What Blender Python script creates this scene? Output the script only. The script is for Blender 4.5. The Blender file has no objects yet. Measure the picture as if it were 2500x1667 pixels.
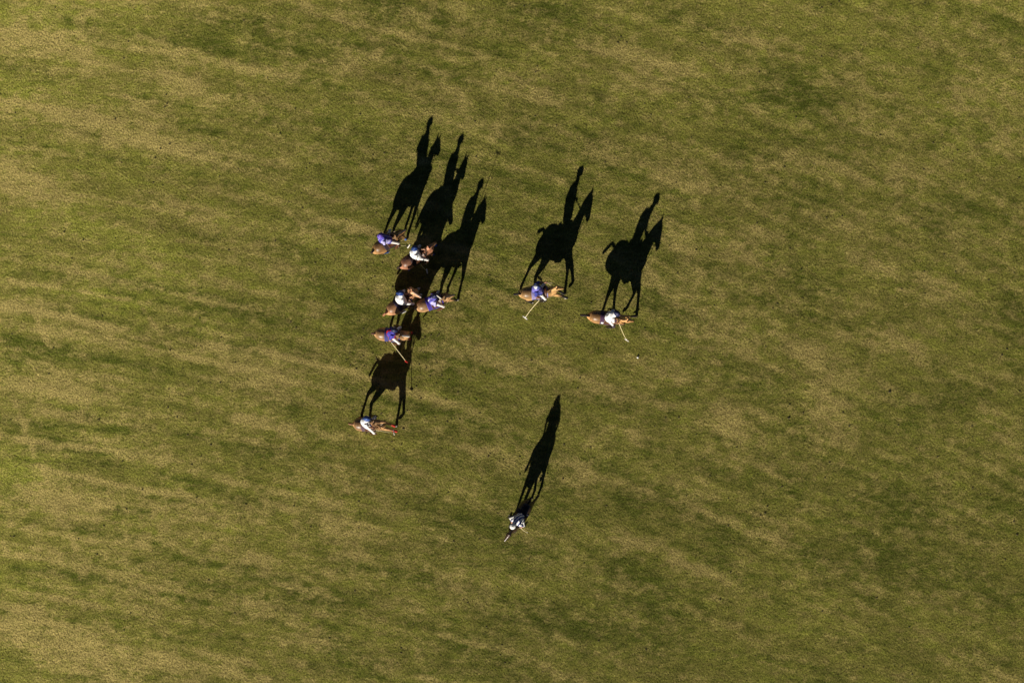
import bpy, math, random
import numpy as np
from mathutils import Vector, Matrix, noise
from mathutils.bvhtree import BVHTree
random.seed(4); rng = np.random.RandomState(7)
R = math.radians
# ------------------------------------------------------------------ camera, sky, sun, exposure
S = 56.0            # photograph pixels per metre on the ground
CX, CY = 1250.0, 833.5
H = 61.5            # height of the drone
EL = 24.6           # sun elevation
SD = (0.3527, 0.9357)   # the way shadows fall
scene = bpy.context.scene
cam_d = bpy.data.cameras.new('camera'); cam = bpy.data.objects.new('camera', cam_d)
scene.collection.objects.link(cam); scene.camera = cam
cam.location = (0, 0, H); cam.rotation_euler = (0, 0, 0)
cam_d.sensor_width = 36; cam_d.lens = 36 * S * H / 2500.0
cam_d.clip_start = 0.5; cam_d.clip_end = 3000
w = bpy.data.worlds.new('World'); scene.world = w; w.use_nodes = True
nt = w.node_tree
sky = nt.nodes.new('ShaderNodeTexSky'); sky.sky_type = 'NISHITA'; sky.sun_disc = False
sky.sun_elevation = R(EL); sky.sun_rotation = R(200.65)
sky.air_density = 0.15; sky.dust_density = 0.0; sky.ozone_density = 1.0
bg = nt.nodes['Background']; nt.links.new(sky.outputs[0], bg.inputs[0]); bg.inputs[1].default_value = 0.05
sun_d = bpy.data.lights.new('sun', 'SUN'); sun_d.energy = 5.0; sun_d.angle = R(0.53); sun_d.color = (1.0, 0.93, 0.80)
sun = bpy.data.objects.new('sun', sun_d); scene.collection.objects.link(sun)
sdir = Vector((SD[0]*math.cos(R(EL)), SD[1]*math.cos(R(EL)), -math.sin(R(EL))))
sun.rotation_euler = sdir.to_track_quat('-Z', 'Y').to_euler(); sun.location = (-20, -60, 40)
scene.view_settings.view_transform = 'Standard'; scene.view_settings.look = 'None'
scene.view_settings.exposure = 0.36; scene.view_settings.gamma = 1.0

# ------------------------------------------------------------------ helpers
col = scene.collection
def W(px, py, z=0.0):
    """ground-plan position of a point seen at photo pixel (px,py) at height z"""
    k = (1 - z / H) / S
    return Vector(((px - CX) * k, (CY - py) * k, z))
def G(px, py, z=0.0):
    return Vector(((px - CX) / S, (CY - py) / S, z))
def V3(*a): return Vector(a)
def mix(a, b, t): return a * (1 - t) + b * t

def new_mat(name, rough=0.6, color=(0.5, 0.5, 0.5), nscale=18, namt=0.25, bump=0.0, attr=False, spec=0.4, sheen=0.0, metal=0.0):
    m = bpy.data.materials.new(name); m.use_nodes = True
    t = m.node_tree; b = t.nodes['Principled BSDF']
    b.inputs['Roughness'].default_value = rough
    b.inputs['Specular IOR Level'].default_value = spec
    b.inputs['Metallic'].default_value = metal
    if sheen: b.inputs['Sheen Weight'].default_value = sheen
    tc = t.nodes.new('ShaderNodeTexCoord'); n = t.nodes.new('ShaderNodeTexNoise')
    n.inputs['Scale'].default_value = nscale; n.inputs['Detail'].default_value = 5
    t.links.new(tc.outputs['Object'], n.inputs['Vector'])
    mr = t.nodes.new('ShaderNodeMapRange'); mr.inputs[1].default_value = 0.3; mr.inputs[2].default_value = 0.7
    mr.inputs[3].default_value = 1 - namt; mr.inputs[4].default_value = 1 + namt * 0.5
    t.links.new(n.outputs['Fac'], mr.inputs[0])
    mx = t.nodes.new('ShaderNodeMix'); mx.data_type = 'RGBA'; mx.blend_type = 'MULTIPLY'; mx.inputs[0].default_value = 1
    if attr:
        a = t.nodes.new('ShaderNodeAttribute'); a.attribute_name = 'pattern'
        t.links.new(a.outputs['Color'], mx.inputs[6])
    else:
        mx.inputs[6].default_value = (*color, 1)
    t.links.new(mr.outputs[0], mx.inputs[7]); t.links.new(mx.outputs[2], b.inputs['Base Color'])
    if bump:
        bp = t.nodes.new('ShaderNodeBump'); bp.inputs['Strength'].default_value = 0.6; bp.inputs['Distance'].default_value = bump
        t.links.new(n.outputs['Fac'], bp.inputs['Height']); t.links.new(bp.outputs[0], b.inputs['Normal'])
    return m
_mats = {}
def mat(name, *a, **k):
    if name not in _mats: _mats[name] = new_mat(name, *a, **k)
    return _mats[name]
M_COAT = mat('horse_coat', rough=0.42, nscale=7, namt=0.4, bump=0.012, attr=True, spec=0.5)
M_CLOTH = mat('patterned_cloth', rough=0.85, nscale=14, namt=0.12, bump=0.01, attr=True, spec=0.2)
M_SKIN = mat('skin', rough=0.55, color=(0.42, 0.22, 0.14), nscale=20, namt=0.15)
M_BROWN = mat('brown_leather', rough=0.45, color=(0.10, 0.04, 0.018), nscale=20, namt=0.3)
M_DARK = mat('dark_leather', rough=0.4, color=(0.022, 0.016, 0.014), nscale=20, namt=0.3)
M_WHITE = mat('white_cloth', rough=0.8, color=(0.80, 0.79, 0.77), nscale=10, namt=0.06, bump=0.008)
M_CANE = mat('cane', rough=0.4, color=(0.82, 0.70, 0.38), nscale=30, namt=0.2)
M_HEADW = mat('pale_mallet_head', rough=0.5, color=(0.80, 0.76, 0.68), nscale=30, namt=0.1)
M_BLACK = mat('black_rubber', rough=0.5, color=(0.012, 0.012, 0.014), nscale=30, namt=0.2)
M_RED = mat('red_tape', rough=0.6, color=(0.55, 0.03, 0.02), nscale=30, namt=0.15)
M_EYE = mat('dark_eye', rough=0.1, color=(0.01, 0.008, 0.006), nscale=30, namt=0.1)
M_METAL = mat('stirrup_steel', rough=0.3, color=(0.55, 0.55, 0.55), nscale=30, namt=0.1, metal=1.0)
M_REIN = mat('pale_rein', rough=0.6, color=(0.50, 0.38, 0.25), nscale=30, namt=0.2)
M_MANE = mat('dark_hair', rough=0.6, color=(0.03, 0.018, 0.012), nscale=40, namt=0.3)
def cmat(prefix, c, rough=0.75, bump=0.006, nscale=12, spec=0.3):
    return mat('%s_%02d_%02d_%02d' % (prefix, int(c[0]*99), int(c[1]*99), int(c[2]*99)), rough=rough, color=c, nscale=nscale, namt=0.12, bump=bump, spec=spec)

def loft(geo, pts, rads, up=Vector((0, 0, 1)), seg=12, roundcap=True):
    V, F = geo
    n = len(pts); pts = [Vector(p) for p in pts]
    base = len(V)
    prev = None
    P = []; Rr = []
    for i in range(n):
        r = rads[i]; r = (r, r) if isinstance(r, (int, float)) else r
        P.append(pts[i]); Rr.append(r)
    if roundcap:
        d0 = (P[0] - P[1]).normalized(); d1 = (P[-1] - P[-2]).normalized()
        a, b = Rr[0]; c, d = Rr[-1]
        P = [P[0] + d0 * min(a, b) * 0.6] + P + [P[-1] + d1 * min(c, d) * 0.6]
        Rr = [(a * 0.55, b * 0.55)] + Rr + [(c * 0.55, d * 0.55)]
    n = len(P)
    for i in range(n):
        t = (P[min(i + 1, n - 1)] - P[max(i - 1, 0)]).normalized()
        s = up.cross(t)
        if s.length < 0.05: s = Vector((0.3, 1, 0.1)).cross(t)
        s.normalize()
        if prev is not None and s.dot(prev) < 0: s = -s
        prev = s
        u = t.cross(s)
        for k in range(seg):
            an = 2 * math.pi * k / seg
            V.append(P[i] + s * (Rr[i][0] * math.cos(an)) + u * (Rr[i][1] * math.sin(an)))
    for i in range(n - 1):
        for k in range(seg):
            a = base + i * seg + k; b = base + i * seg + (k + 1) % seg
            F.append((a, b, b + seg, a + seg))
    c0 = len(V); V.append(P[0].copy()); c1 = len(V); V.append(P[-1].copy())
    for k in range(seg):
        F.append((c0, base + (k + 1) % seg, base + k))
        F.append((c1, base + (n - 1) * seg + k, base + (n - 1) * seg + (k + 1) % seg))
def ball(geo, c, r, seg=10, rings=6):
    V, F = geo; c = Vector(c)
    r = (r, r, r) if isinstance(r, (int, float)) else r
    base = len(V)
    for i in range(1, rings):
        th = math.pi * i / rings
        for k in range(seg):
            ph = 2 * math.pi * k / seg
            V.append(c + Vector((r[0]*math.sin(th)*math.cos(ph), r[1]*math.sin(th)*math.sin(ph), r[2]*math.cos(th))))
    t = len(V); V.append(c + Vector((0, 0, r[2]))); b = len(V); V.append(c - Vector((0, 0, r[2])))
    for i in range(rings - 2):
        for k in range(seg):
            a = base + i*seg + k; d = base + i*seg + (k+1) % seg
            F.append((a, a + seg, d + seg, d))
    for k in range(seg):
        F.append((t, base + k, base + (k+1) % seg))
        F.append((b, base + (rings-2)*seg + (k+1) % seg, base + (rings-2)*seg + k))
def geo(): return ([], [])

def raw_mesh(name, g, off=Vector((0, 0, 0))):
    me = bpy.data.meshes.new(name)
    me.from_pydata([tuple(v - off) for v in g[0]], [], g[1]); me.update()
    return me
def remesh(name, g, voxel, smooth=3, off=Vector((0, 0, 0)), wrinkle=0.0):
    me = raw_mesh('tmp', g, off)
    ob = bpy.data.objects.new('tmp', me); col.objects.link(ob)
    r = ob.modifiers.new('r', 'REMESH'); r.mode = 'VOXEL'; r.voxel_size = voxel
    if smooth:
        s = ob.modifiers.new('s', 'SMOOTH'); s.factor = 0.5; s.iterations = smooth
    dg = bpy.context.evaluated_depsgraph_get()
    out = bpy.data.meshes.new_from_object(ob.evaluated_get(dg)); out.name = name
    bpy.data.objects.remove(ob); bpy.data.meshes.remove(me)
    if wrinkle:
        for v in out.vertices:
            p = v.co
            v.co = p + v.normal * wrinkle * (noise.noise(p * 9 + Vector((3, 1, 7))) + 0.6 * noise.noise(Vector((p.x*22, p.y*22, p.z*9))))
        out.update()
    return out
def link(name, me, m, parent=None, smooth=True):
    o = bpy.data.objects.new(name, me); col.objects.link(o)
    if m is not None:
        me.materials.clear()
        for mm in (m if isinstance(m, (list, tuple)) else [m]): me.materials.append(mm)
    if smooth: me.shade_smooth()
    if parent is not None: o.parent = parent
    return o
def part(name, g, m, parent, off=Vector((0, 0, 0)), vox=0, smooth=2, wrinkle=0):
    me = remesh(name, g, vox, smooth, off, wrinkle) if vox else raw_mesh(name, g, off)
    return link(name, me, m, parent)
def thing(name, label, cat, loc, rz=0.0, group=None):
    o = bpy.data.objects.new(name, None); o.empty_display_size = 0.3; col.objects.link(o)
    o.location = loc; o.rotation_euler = (0, 0, rz); o['label'] = label; o['category'] = cat
    if group: o['group'] = group
    return o
def paint(me, fn):
    n = len(me.vertices); co = np.empty(n*3, np.float32); me.vertices.foreach_get('co', co); co = co.reshape(-1, 3)
    c = fn(co); c = np.concatenate([np.clip(c, 0, 1), np.ones((n, 1))], 1).astype(np.float32)
    a = me.color_attributes.new('pattern', 'FLOAT_COLOR', 'POINT'); a.data.foreach_set('color', c.ravel())
def seg_dist(co, a, b):
    a = np.array(a, float); b = np.array(b, float); d = b - a; L = max(d @ d, 1e-9)
    t = np.clip(((co - a) @ d) / L, 0, 1)
    return np.linalg.norm(co - (a + t[:, None] * d), axis=1), t
def ik(a, c, l1, l2, pole):
    d = c - a; L = d.length
    if L > (l1 + l2) * 0.995:
        k = L / ((l1 + l2) * 0.995); l1 *= k; l2 *= k
    x = (l1*l1 - l2*l2 + L*L) / (2*L); h = math.sqrt(max(l1*l1 - x*x, 0))
    dn = d / L; p = pole - dn * pole.dot(dn); p.normalize()
    return a + dn * x + p * h

# ------------------------------------------------------------------ the turf: one sheet reaching far beyond the frame
def vnoise(x, y, seed):
    xi = np.floor(x).astype(np.int64); yi = np.floor(y).astype(np.int64); xf = x - xi; yf = y - yi
    def h(a, b):
        n = (a * 374761393 + b * 668265263 + seed * 974711) & 0xffffffff
        n = ((n ^ (n >> 13)) * 1274126177) & 0xffffffff
        return ((n ^ (n >> 16)) & 0xffff) / 65535.0
    u = xf*xf*(3-2*xf); v = yf*yf*(3-2*yf)
    return (h(xi, yi)*(1-u)+h(xi+1, yi)*u)*(1-v) + (h(xi, yi+1)*(1-u)+h(xi+1, yi+1)*u)*v
def fbm(x, y, seed, oct=5, gain=0.55):
    s = 0; a = 1; t = 0
    for o in range(oct):
        s = s + a * vnoise(x + 17.3*o, y - 9.1*o, seed + o); t += a; a *= gain; x = x*2.03; y = y*2.03
    return s / t - 0.5
def axis(lim, step, far):
    c = list(np.arange(-lim, lim + step/2, step)); e = []; x = lim; s = step
    while x < far: s *= 1.5; x += s; e.append(x)
    return np.array([-v for v in reversed(e)] + c + e)
gx = axis(24.5, 0.095, 900); gy = axis(17.0, 0.095, 900)
X, Y = np.meshgrid(gx, gy)
# warped coordinates that follow the drift of the mowing / drag streaks
vv = Y + 0.30*np.clip(X, -40, 40) + 0.0034*np.clip(X, -40, 40)**2
wx = X + 1.4*fbm(X*0.45, Y*0.45, 31); wy = vv + 1.1*fbm(X*0.45, Y*0.45, 77)
PX = X*S + CX + 90*fbm(X*0.6, Y*0.6, 5, 6, 0.7); PY = CY - Y*S + 60*fbm(X*0.6, Y*0.6, 9, 6, 0.7)
def blobs(lst):
    out = np.zeros_like(X)
    for b in lst:
        x, y, a, c = b[:4]; ang = R(b[4] if len(b) > 4 else 12); s = b[5] if len(b) > 5 else 1.0
        x *= 1.063; y *= 1.063; a *= 1.063; c *= 1.063
        dx = PX - x; dy = PY - y
        u = dx*math.cos(ang) + dy*math.sin(ang); v = -dx*math.sin(ang) + dy*math.cos(ang)
        out += s*np.exp(-((u/a)**2 + (v/c)**2))
    return out
TAN = [(400,190,70,60,0,1.2),(330,265,80,40),(120,105,150,35),(40,90,60,40),(25,390,70,50,0,1.3),(80,435,110,22,5,1.2),(800,150,30,60,80,1),
 (520,352,200,22,8),(300,315,140,25,10),(1440,118,110,35,15),(1500,185,90,45,10),(1700,100,70,40),(1530,400,50,45),(1625,425,70,25,10),
 (1715,585,60,28,20,1.2),(1765,540,60,25),(1850,370,90,25),(2075,392,60,25,10),(2185,112,60,22,20),(2245,215,60,50),(620,880,80,35,20),(545,868,50,25),
 (1050,225,70,60,0,.6),(1290,862,110,22,12),(1150,822,100,20,12),(1405,905,60,22,15),(1620,740,70,35,25,1.2),(1700,785,60,30,25),(1835,800,60,25,20),
 (1885,832,60,35,30),(1655,972,50,45,30,1.2),(1740,1062,70,26,15),(1890,935,45,60,60,1.2),(1915,1005,40,50,60,1.1),(2010,780,80,22,10),(2085,805,60,20,20),
 (1782,1222,60,35,30,1.1),(1700,1005,40,30),(1100,1040,80,20,15),(1335,1085,45,35,20),(1355,1010,35,30),(205,1150,150,30,8,1.2),(100,1125,60,30),
 (285,1232,190,22,10,1.2),(480,1190,90,35,10),(565,1292,70,35,10),(150,1490,110,70,20,1.1),(40,1440,70,40),(250,1530,90,30),(335,1385,60,35),(400,1512,70,30,15),
 (565,1545,80,22),(705,1360,60,25,20),(760,1180,60,28,15),(825,1262,70,40,15),(880,1165,60,30),(955,1085,60,25,15),(1040,1362,50,30,20),(905,1400,60,25,20),
 (1000,1245,60,25,15),(60,1395,90,25,8),(610,1405,80,20,12),(1450,1240,50,20),(120,905,110,30,5),(60,700,70,14,8,1.3),(230,745,110,12,10,1.1),(500,800,70,25,15),
 (160,960,150,14,4),(300,1045,150,24,6,.9),(400,1130,80,14,14,1),(930,60,50,40,0,.8),(1210,690,40,25),(1360,340,60,35,10,.9),(1220,220,60,40,10,.8),
 (1960,530,80,30,20,.8),(1990,600,60,25,20,.8),(2130,660,60,40,20,.6),(1560,560,45,30,20,.8),(1460,1000,35,25),(1490,640,60,30,20,.7),(880,660,40,30,0,.7),
 (700,500,60,30,10,.7),(430,480,80,30,10,.7),(190,620,80,25,8,.7),(640,640,60,25,12,.6),(1680,930,50,28,30,1),(1560,860,80,24,20,.8),(1620,1140,60,30,30,.6),
 (2310,320,40,40,0,.8),(1180,1020,50,28,15,.6),(1080,950,50,22,20,.6),(700,1480,60,30,10,.7),(930,1520,70,26,10,.6),(1250,1480,60,24,20,.5),(2180,1120,80,30,20,.6),(2310,1000,60,30,20,.6)]
DARK = [(450,95,80,25,10,.8),(560,60,160,32,8),(650,112,120,24,8),(900,25,100,30,5),(1200,60,80,35,15,.8),(1150,125,60,30),(1310,35,60,30),
 (1850,222,90,70,20,1.5),(1750,205,50,60,30,.8),(1830,465,60,45,20,1),(1200,300,70,40,10,.7),(1385,285,60,35,20,.8),(700,285,130,30,8,.9),(655,570,90,35,10,.7),
 (490,705,70,30,15,.9),(1000,820,70,35,15,1.3),(1045,872,60,26,20,1.2),(700,1000,80,22,15,.8),(785,1012,50,24,15,.8),(650,935,60,28,15,.8),(1250,1150,60,35,20,1),
 (1180,1275,70,35,15,.9),(1500,1390,110,55,20,1.1),(1340,1440,130,45,12,1.2),(1400,1300,60,35,20,.9),(2000,1290,130,80,20,.9),(2100,1190,80,50,20,.9),
 (2250,1350,100,50,20,.8),(2200,900,70,40,20,.9),(2085,935,60,40,20,.9),(1500,690,60,35,20,.8),(1560,730,55,28,20,.9),(1380,745,55,30,15,.8),(620,1338,120,20,14,1.2),
 (705,1372,60,24,25,1),(755,1445,60,30,20,1),(20,800,40,30,0,1),(190,62,60,20,20,.6),(50,830,70,18,4,.9),(1160,560,60,40,15,.6),(1440,560,50,40,15,.7),
 (1750,880,70,30,25,1),(1800,1100,70,40,30,.8),(1640,1240,60,50,30,1),(1560,1150,60,35,20,.8),(1460,1160,50,50,20,.7),(2330,1150,50,60,0,1),(2330,720,50,70,0,.7),
 (2150,520,80,40,20,.8),(2230,470,60,30,20,.8),(1700,340,70,30,20,.7),(1960,130,80,35,15,.9),(2330,60,50,40,0,.8),(850,450,60,50,10,.6),(780,700,60,40,15,.9),
 (840,800,50,40,10,.8),(1120,1190,50,30,20,.7),(1060,1480,90,30,15,1),(1150,1540,110,24,10,.9),(880,1090,40,30,15,.7),(1010,1190,60,24,15,.7),(600,1160,50,24,15,.7),
 (250,60,70,25,15,.5),(120,250,70,22,10,.6),(320,640,60,22,15,.6),(1030,680,60,40,0,.6),(1250,480,60,50,10,.6),(1600,640,60,40,20,.6),(1870,640,60,40,20,.6),(250,1300,120,30,8,.6)]
LUSH = [(60,1100,80,50,0,1.3),(30,1060,50,30,0,1),(190,340,120,50,5,.8),(60,230,120,50,5,.8),(100,30,150,40,5,.8),(310,640,120,40,10,.8),(280,700,140,26,12,1),
 (480,760,80,26,18,1),(560,640,90,30,15,.7),(150,480,130,40,5,.7),(330,560,150,40,8,.6),(2270,240,60,60,0,.8),(2200,320,60,30,20,.8),(2310,330,40,25,0,.6),(1420,50,60,30,0,.7),
 (280,1210,60,22,10,.8),(330,1190,60,24,10,.8),(350,1240,50,20,10,.7),(750,1440,100,30,12,.7),(900,1460,120,35,10,.6),(2260,1000,60,40,0,.5),(1860,160,60,40,10,.5),
 (0,340,80,60,0,.6),(560,500,120,40,10,.5),(2200,20,100,40,0,.6),(20,1370,60,30,0,.6)]
sx_ = X - 0.3*Y; strk = vv + 0.35*fbm(X*0.3, Y*0.3, 91)
def streaky(seed, amps):
    # layers of ever finer patches, each drawn out along the drag direction
    return (amps[0]*fbm(sx_*0.22 + 2*fbm(X*.2, Y*.2, seed+1), strk*0.8, seed, 4, .65) + amps[1]*fbm(sx_*0.32, strk*2.6, seed+3, 5, .72)
            + amps[2]*fbm(sx_*1.4, strk*4.0, seed+7, 4, .75) + amps[3]*fbm(X*3.2, Y*3.2, seed+9, 4, .8))
Ltan = 0.72*blobs(TAN) + streaky(11, (0.5, 1.7, 2.0, 1.9))
Ldark = 0.80*blobs(DARK) + streaky(121, (0.6, 1.6, 1.9, 1.8))
Llush = 0.80*blobs(LUSH) + streaky(241, (1.2, 1.5, 1.3, 1.2))
# turf: brighter tone towards the left and top, drier on the right
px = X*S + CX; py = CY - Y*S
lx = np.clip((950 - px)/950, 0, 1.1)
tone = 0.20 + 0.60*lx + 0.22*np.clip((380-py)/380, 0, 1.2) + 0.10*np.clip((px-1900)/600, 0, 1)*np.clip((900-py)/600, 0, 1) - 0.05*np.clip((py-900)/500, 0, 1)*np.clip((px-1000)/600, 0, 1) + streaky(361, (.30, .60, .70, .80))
Ltan += 0.02*lx + 0.10*np.clip((px-1500)/500, 0, 1)*np.clip((1300-py)/500, 0, 1) - .08; Ldark += 0.18 - 0.42*lx - 0.12*np.clip((380-py)/380, 0, 1)
# fine long drag streaks, strongest on the left
stk = 0.9*fbm(X*0.10, (vv + .25*fbm(X*.15, Y*.15, 17))*3.4, 71, 3, 0.8) + 0.5*fbm(wx*0.16, vv*2.6, 73, 4, 0.7)
stw = np.clip((1500 - px)/1000, 0.25, 1.3)
Ldark += 2.6*np.clip(stk - 0.03, 0, 1)*stw; Ltan += 2.6*np.clip(-stk - 0.03, 0, 1)*stw
def line(x0, y0, x1, y1, wd, s, target):
    wd = max(wd, 7)
    d = math.hypot(x1-x0, y1-y0); ux, uy = (x1-x0)/d, (y1-y0)/d
    qx = px + 8*fbm(X*.5, Y*.5, 3); qy = py + 8*fbm(X*.5, Y*.5, 4)
    t = ((qx-x0)*ux + (qy-y0)*uy)/d; e = -(qx-x0)*uy + (qy-y0)*ux
    target += 1.5*s*np.exp(-(e/wd)**2)*np.clip(np.minimum(t, 1-t)*8, 0, 1)*(0.5 + 1.6*np.clip(fbm(X*1.3, Y*1.3, 8)+.3, 0, 1))
for a in [(0,738,60,758,5,1.6),(0,1384,320,1420,5,1.1),(170,1412,230,1428,5,1.4),(290,1432,520,1472,5,1.3),(0,1025,360,1056,5,.9),(60,1092,320,1108,4,.8),(410,1165,560,1195,5,1.1),
          (245,1234,380,1256,7,1.4),(0,822,180,846,4,.7),(700,1440,900,1480,7,.7),(300,820,420,850,4,.6)]:
    line(*a, Ldark)
for a in [(34,969,70,1080,3,.3),(70,1080,122,1190,3,.35),(330,735,440,880,3,.8),(80,760,130,860,3,.7),(0,1300,20,1360,3,.8),(165,1300,190,1350,3,.8),(225,1450,330,1660,4,.3),(0,740,330,812,7,1.0)]:
    line(*a, Ltan)
lr = random.Random(11)
for i in range(70):                                      # old drag and wheel marks, long and thin
    x0 = lr.uniform(-200, 1100)*(1 if i % 3 else 2); y0 = lr.uniform(0, 1667); ln = lr.uniform(150, 480)
    sl = .30 + .0068*(x0 + ln/2 - CX)/S
    line(x0, y0, x0 + ln, y0 + ln*sl*lr.uniform(.75, 1.1), lr.uniform(6, 12), lr.uniform(.35, .9)*(1.1 if x0 < 900 else .7), Ldark if lr.random() < .62 else Ltan)
def sig(v, k): return 1/(1+np.exp(-k*v))
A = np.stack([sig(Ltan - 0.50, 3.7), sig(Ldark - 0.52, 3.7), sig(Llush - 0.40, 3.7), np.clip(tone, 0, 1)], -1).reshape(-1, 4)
Z = 0.03*fbm(X*0.25, Y*0.25, 91, 3)*np.clip(30 - np.hypot(X, Y)*0.3, 0, 1) + 0.012*fbm(X*2.2, Y*2.2, 93, 3)
nx, ny = len(gx), len(gy)
verts = np.stack([X, Y, Z], -1).reshape(-1, 3)
idx = np.arange(nx*ny).reshape(ny, nx)
quads = np.stack([idx[:-1, :-1], idx[:-1, 1:], idx[1:, 1:], idx[1:, :-1]], -1).reshape(-1, 4)
me = bpy.data.meshes.new('polo_field')
me.vertices.add(len(verts)); me.vertices.foreach_set('co', verts.ravel().astype(np.float32))
me.loops.add(len(quads)*4); me.loops.foreach_set('vertex_index', quads.ravel().astype(np.int32))
me.polygons.add(len(quads)); me.polygons.foreach_set('loop_start', np.arange(0, len(quads)*4, 4, dtype=np.int32))
me.polygons.foreach_set('loop_total', np.full(len(quads), 4, np.int32)); me.update(); me.validate()
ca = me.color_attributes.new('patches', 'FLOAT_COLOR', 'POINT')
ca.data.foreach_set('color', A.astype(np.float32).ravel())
TAN_C, MID_C, DRK_C, LSH_C = (0.460, 0.368, 0.120), (0.240, 0.226, 0.046), (0.108, 0.130, 0.016), (0.300, 0.312, 0.048)
def turf():
    m = bpy.data.materials.new('turf'); m.use_nodes = True; t = m.node_tree; L = t.links.new
    b = t.nodes['Principled BSDF']; b.inputs['Roughness'].default_value = 0.9; b.inputs['Specular IOR Level'].default_value = 0.1
    a = t.nodes.new('ShaderNodeAttribute'); a.attribute_name = 'patches'
    sp = t.nodes.new('ShaderNodeSeparateColor'); L(a.outputs['Color'], sp.inputs[0])
    tc = t.nodes.new('ShaderNodeTexCoord')
    def noi(scale, det, rough=0.6, sc=(1, 1, 1), rot=0.0, lac=2.0):
        mp = t.nodes.new('ShaderNodeMapping'); mp.inputs['Scale'].default_value = sc; mp.inputs['Rotation'].default_value = (0, 0, rot)
        L(tc.outputs['Object'], mp.inputs[0])
        n = t.nodes.new('ShaderNodeTexNoise'); n.inputs['Scale'].default_value = scale; n.inputs['Detail'].default_value = det
        n.inputs['Roughness'].default_value = rough; n.inputs['Lacunarity'].default_value = lac; L(mp.outputs[0], n.inputs['Vector']); return n.outputs['Fac']
    def math_(op, x, y, cl=False):
        n = t.nodes.new('ShaderNodeMath'); n.operation = op; n.use_clamp = cl
        for i, q in enumerate((x, y)):
            if isinstance(q, (int, float)): n.inputs[i].default_value = q
            else: L(q, n.inputs[i])
        return n.outputs[0]
    def mx(f, c0, c1, mode='MIX'):
        n = t.nodes.new('ShaderNodeMix'); n.data_type = 'RGBA'; n.blend_type = mode
        if isinstance(f, (int, float)): n.inputs[0].default_value = f
        else: L(f, n.inputs[0])
        for i, q in ((6, c0), (7, c1)):
            if isinstance(q, tuple): n.inputs[i].default_value = (*q, 1)
            else: L(q, n.inputs[i])
        return n.outputs[2]
    n1 = noi(3.2, 6, 0.75, (0.35, 1.2, 1), R(16)); n2 = noi(3.9, 6, 0.75, (0.35, 1.2, 1), R(18)); n3 = noi(9, 5, 0.75)
    def patch(v, n, k=1.7):
        x = math_('ADD', v, math_('MULTIPLY', math_('SUBTRACT', n, 0.5), k))
        x = math_('ADD', x, math_('MULTIPLY', math_('SUBTRACT', n3, 0.5), 0.9))
        return math_('MULTIPLY', x, 1.0, True)
    c = mx(patch(sp.outputs[2], n2, 1.3), MID_C, LSH_C)
    c = mx(patch(sp.outputs[1], n2), c, DRK_C)
    c = mx(patch(sp.outputs[0], n1), c, TAN_C)
    # single blades and dead leaves: speckle
    s1 = noi(15, 3, 0.7, (1, .7, 1), R(25)); s2 = noi(34, 3, 0.8)
    spk = math_('ADD', math_('MULTIPLY', math_('SUBTRACT', n3, 0.5), 1.1), math_('ADD', math_('MULTIPLY', math_('SUBTRACT', s1, 0.5), 2.7), math_('MULTIPLY', math_('SUBTRACT', s2, 0.5), 2.4)))
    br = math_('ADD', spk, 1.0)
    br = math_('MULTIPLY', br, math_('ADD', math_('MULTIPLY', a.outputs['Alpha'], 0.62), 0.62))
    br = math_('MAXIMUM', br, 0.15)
    cb = t.nodes.new('ShaderNodeCombineColor'); L(br, cb.inputs[0]); L(br, cb.inputs[1]); L(br, cb.inputs[2])
    c = mx(1.0, c, cb.outputs[0], 'MULTIPLY')
    L(c, b.inputs['Base Color'])
    h = math_('ADD', math_('MULTIPLY', s1, 0.9), math_('MULTIPLY', s2, 0.4)); h = math_('ADD', h, math_('MULTIPLY', n3, 1.0))
    bp = t.nodes.new('ShaderNodeBump'); bp.inputs['Strength'].default_value = 1.0; bp.inputs['Distance'].default_value = 0.07
    L(h, bp.inputs['Height']); L(bp.outputs[0], b.inputs['Normal'])
    return m
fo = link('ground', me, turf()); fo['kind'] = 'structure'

# ------------------------------------------------------------------ horses
TOR0 = [(-.82, 1.24, .06, .11), (-.76, 1.21, .15, .22), (-.64, 1.20, .235, .31), (-.44, 1.21, .290, .355), (-.18, 1.16, .27, .325), (.05, 1.13, .285, .345),
        (.28, 1.13, .255, .38), (.46, 1.15, .205, .39), (.60, 1.15, .165, .34), (.72, 1.12, .125, .25), (.79, 1.10, .07, .14)]
def spline(P, n=44):
    P = np.array(P); X_ = P[:, 0]; out = []
    mm = np.gradient(P, X_, axis=0)
    for x in np.linspace(X_[0], X_[-1], n):
        i = min(max(np.searchsorted(X_, x) - 1, 0), len(X_) - 2); h = X_[i+1] - X_[i]; t = (x - X_[i]) / h
        v = (2*t**3-3*t*t+1)*P[i] + (t**3-2*t*t+t)*h*mm[i] + (-2*t**3+3*t*t)*P[i+1] + (t**3-t*t)*h*mm[i+1]
        v[0] = x; out.append(tuple(float(q) for q in v))
    return out
TOR = spline(TOR0)
def tor(x):
    for a, b in zip(TOR, TOR[1:]):
        if a[0] <= x <= b[0]:
            t = (x - a[0])/(b[0]-a[0]); return [a[i]*(1-t)+b[i]*t for i in (1, 2, 3)]
    return list(TOR[-1][1:])
def bez(p0, p1, p2, p3, n):
    o = []
    for i in range(n):
        t = i/(n-1); o.append(p0*(1-t)**3 + p1*3*t*(1-t)**2 + p2*3*t*t*(1-t) + p3*t**3)
    return o
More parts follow.
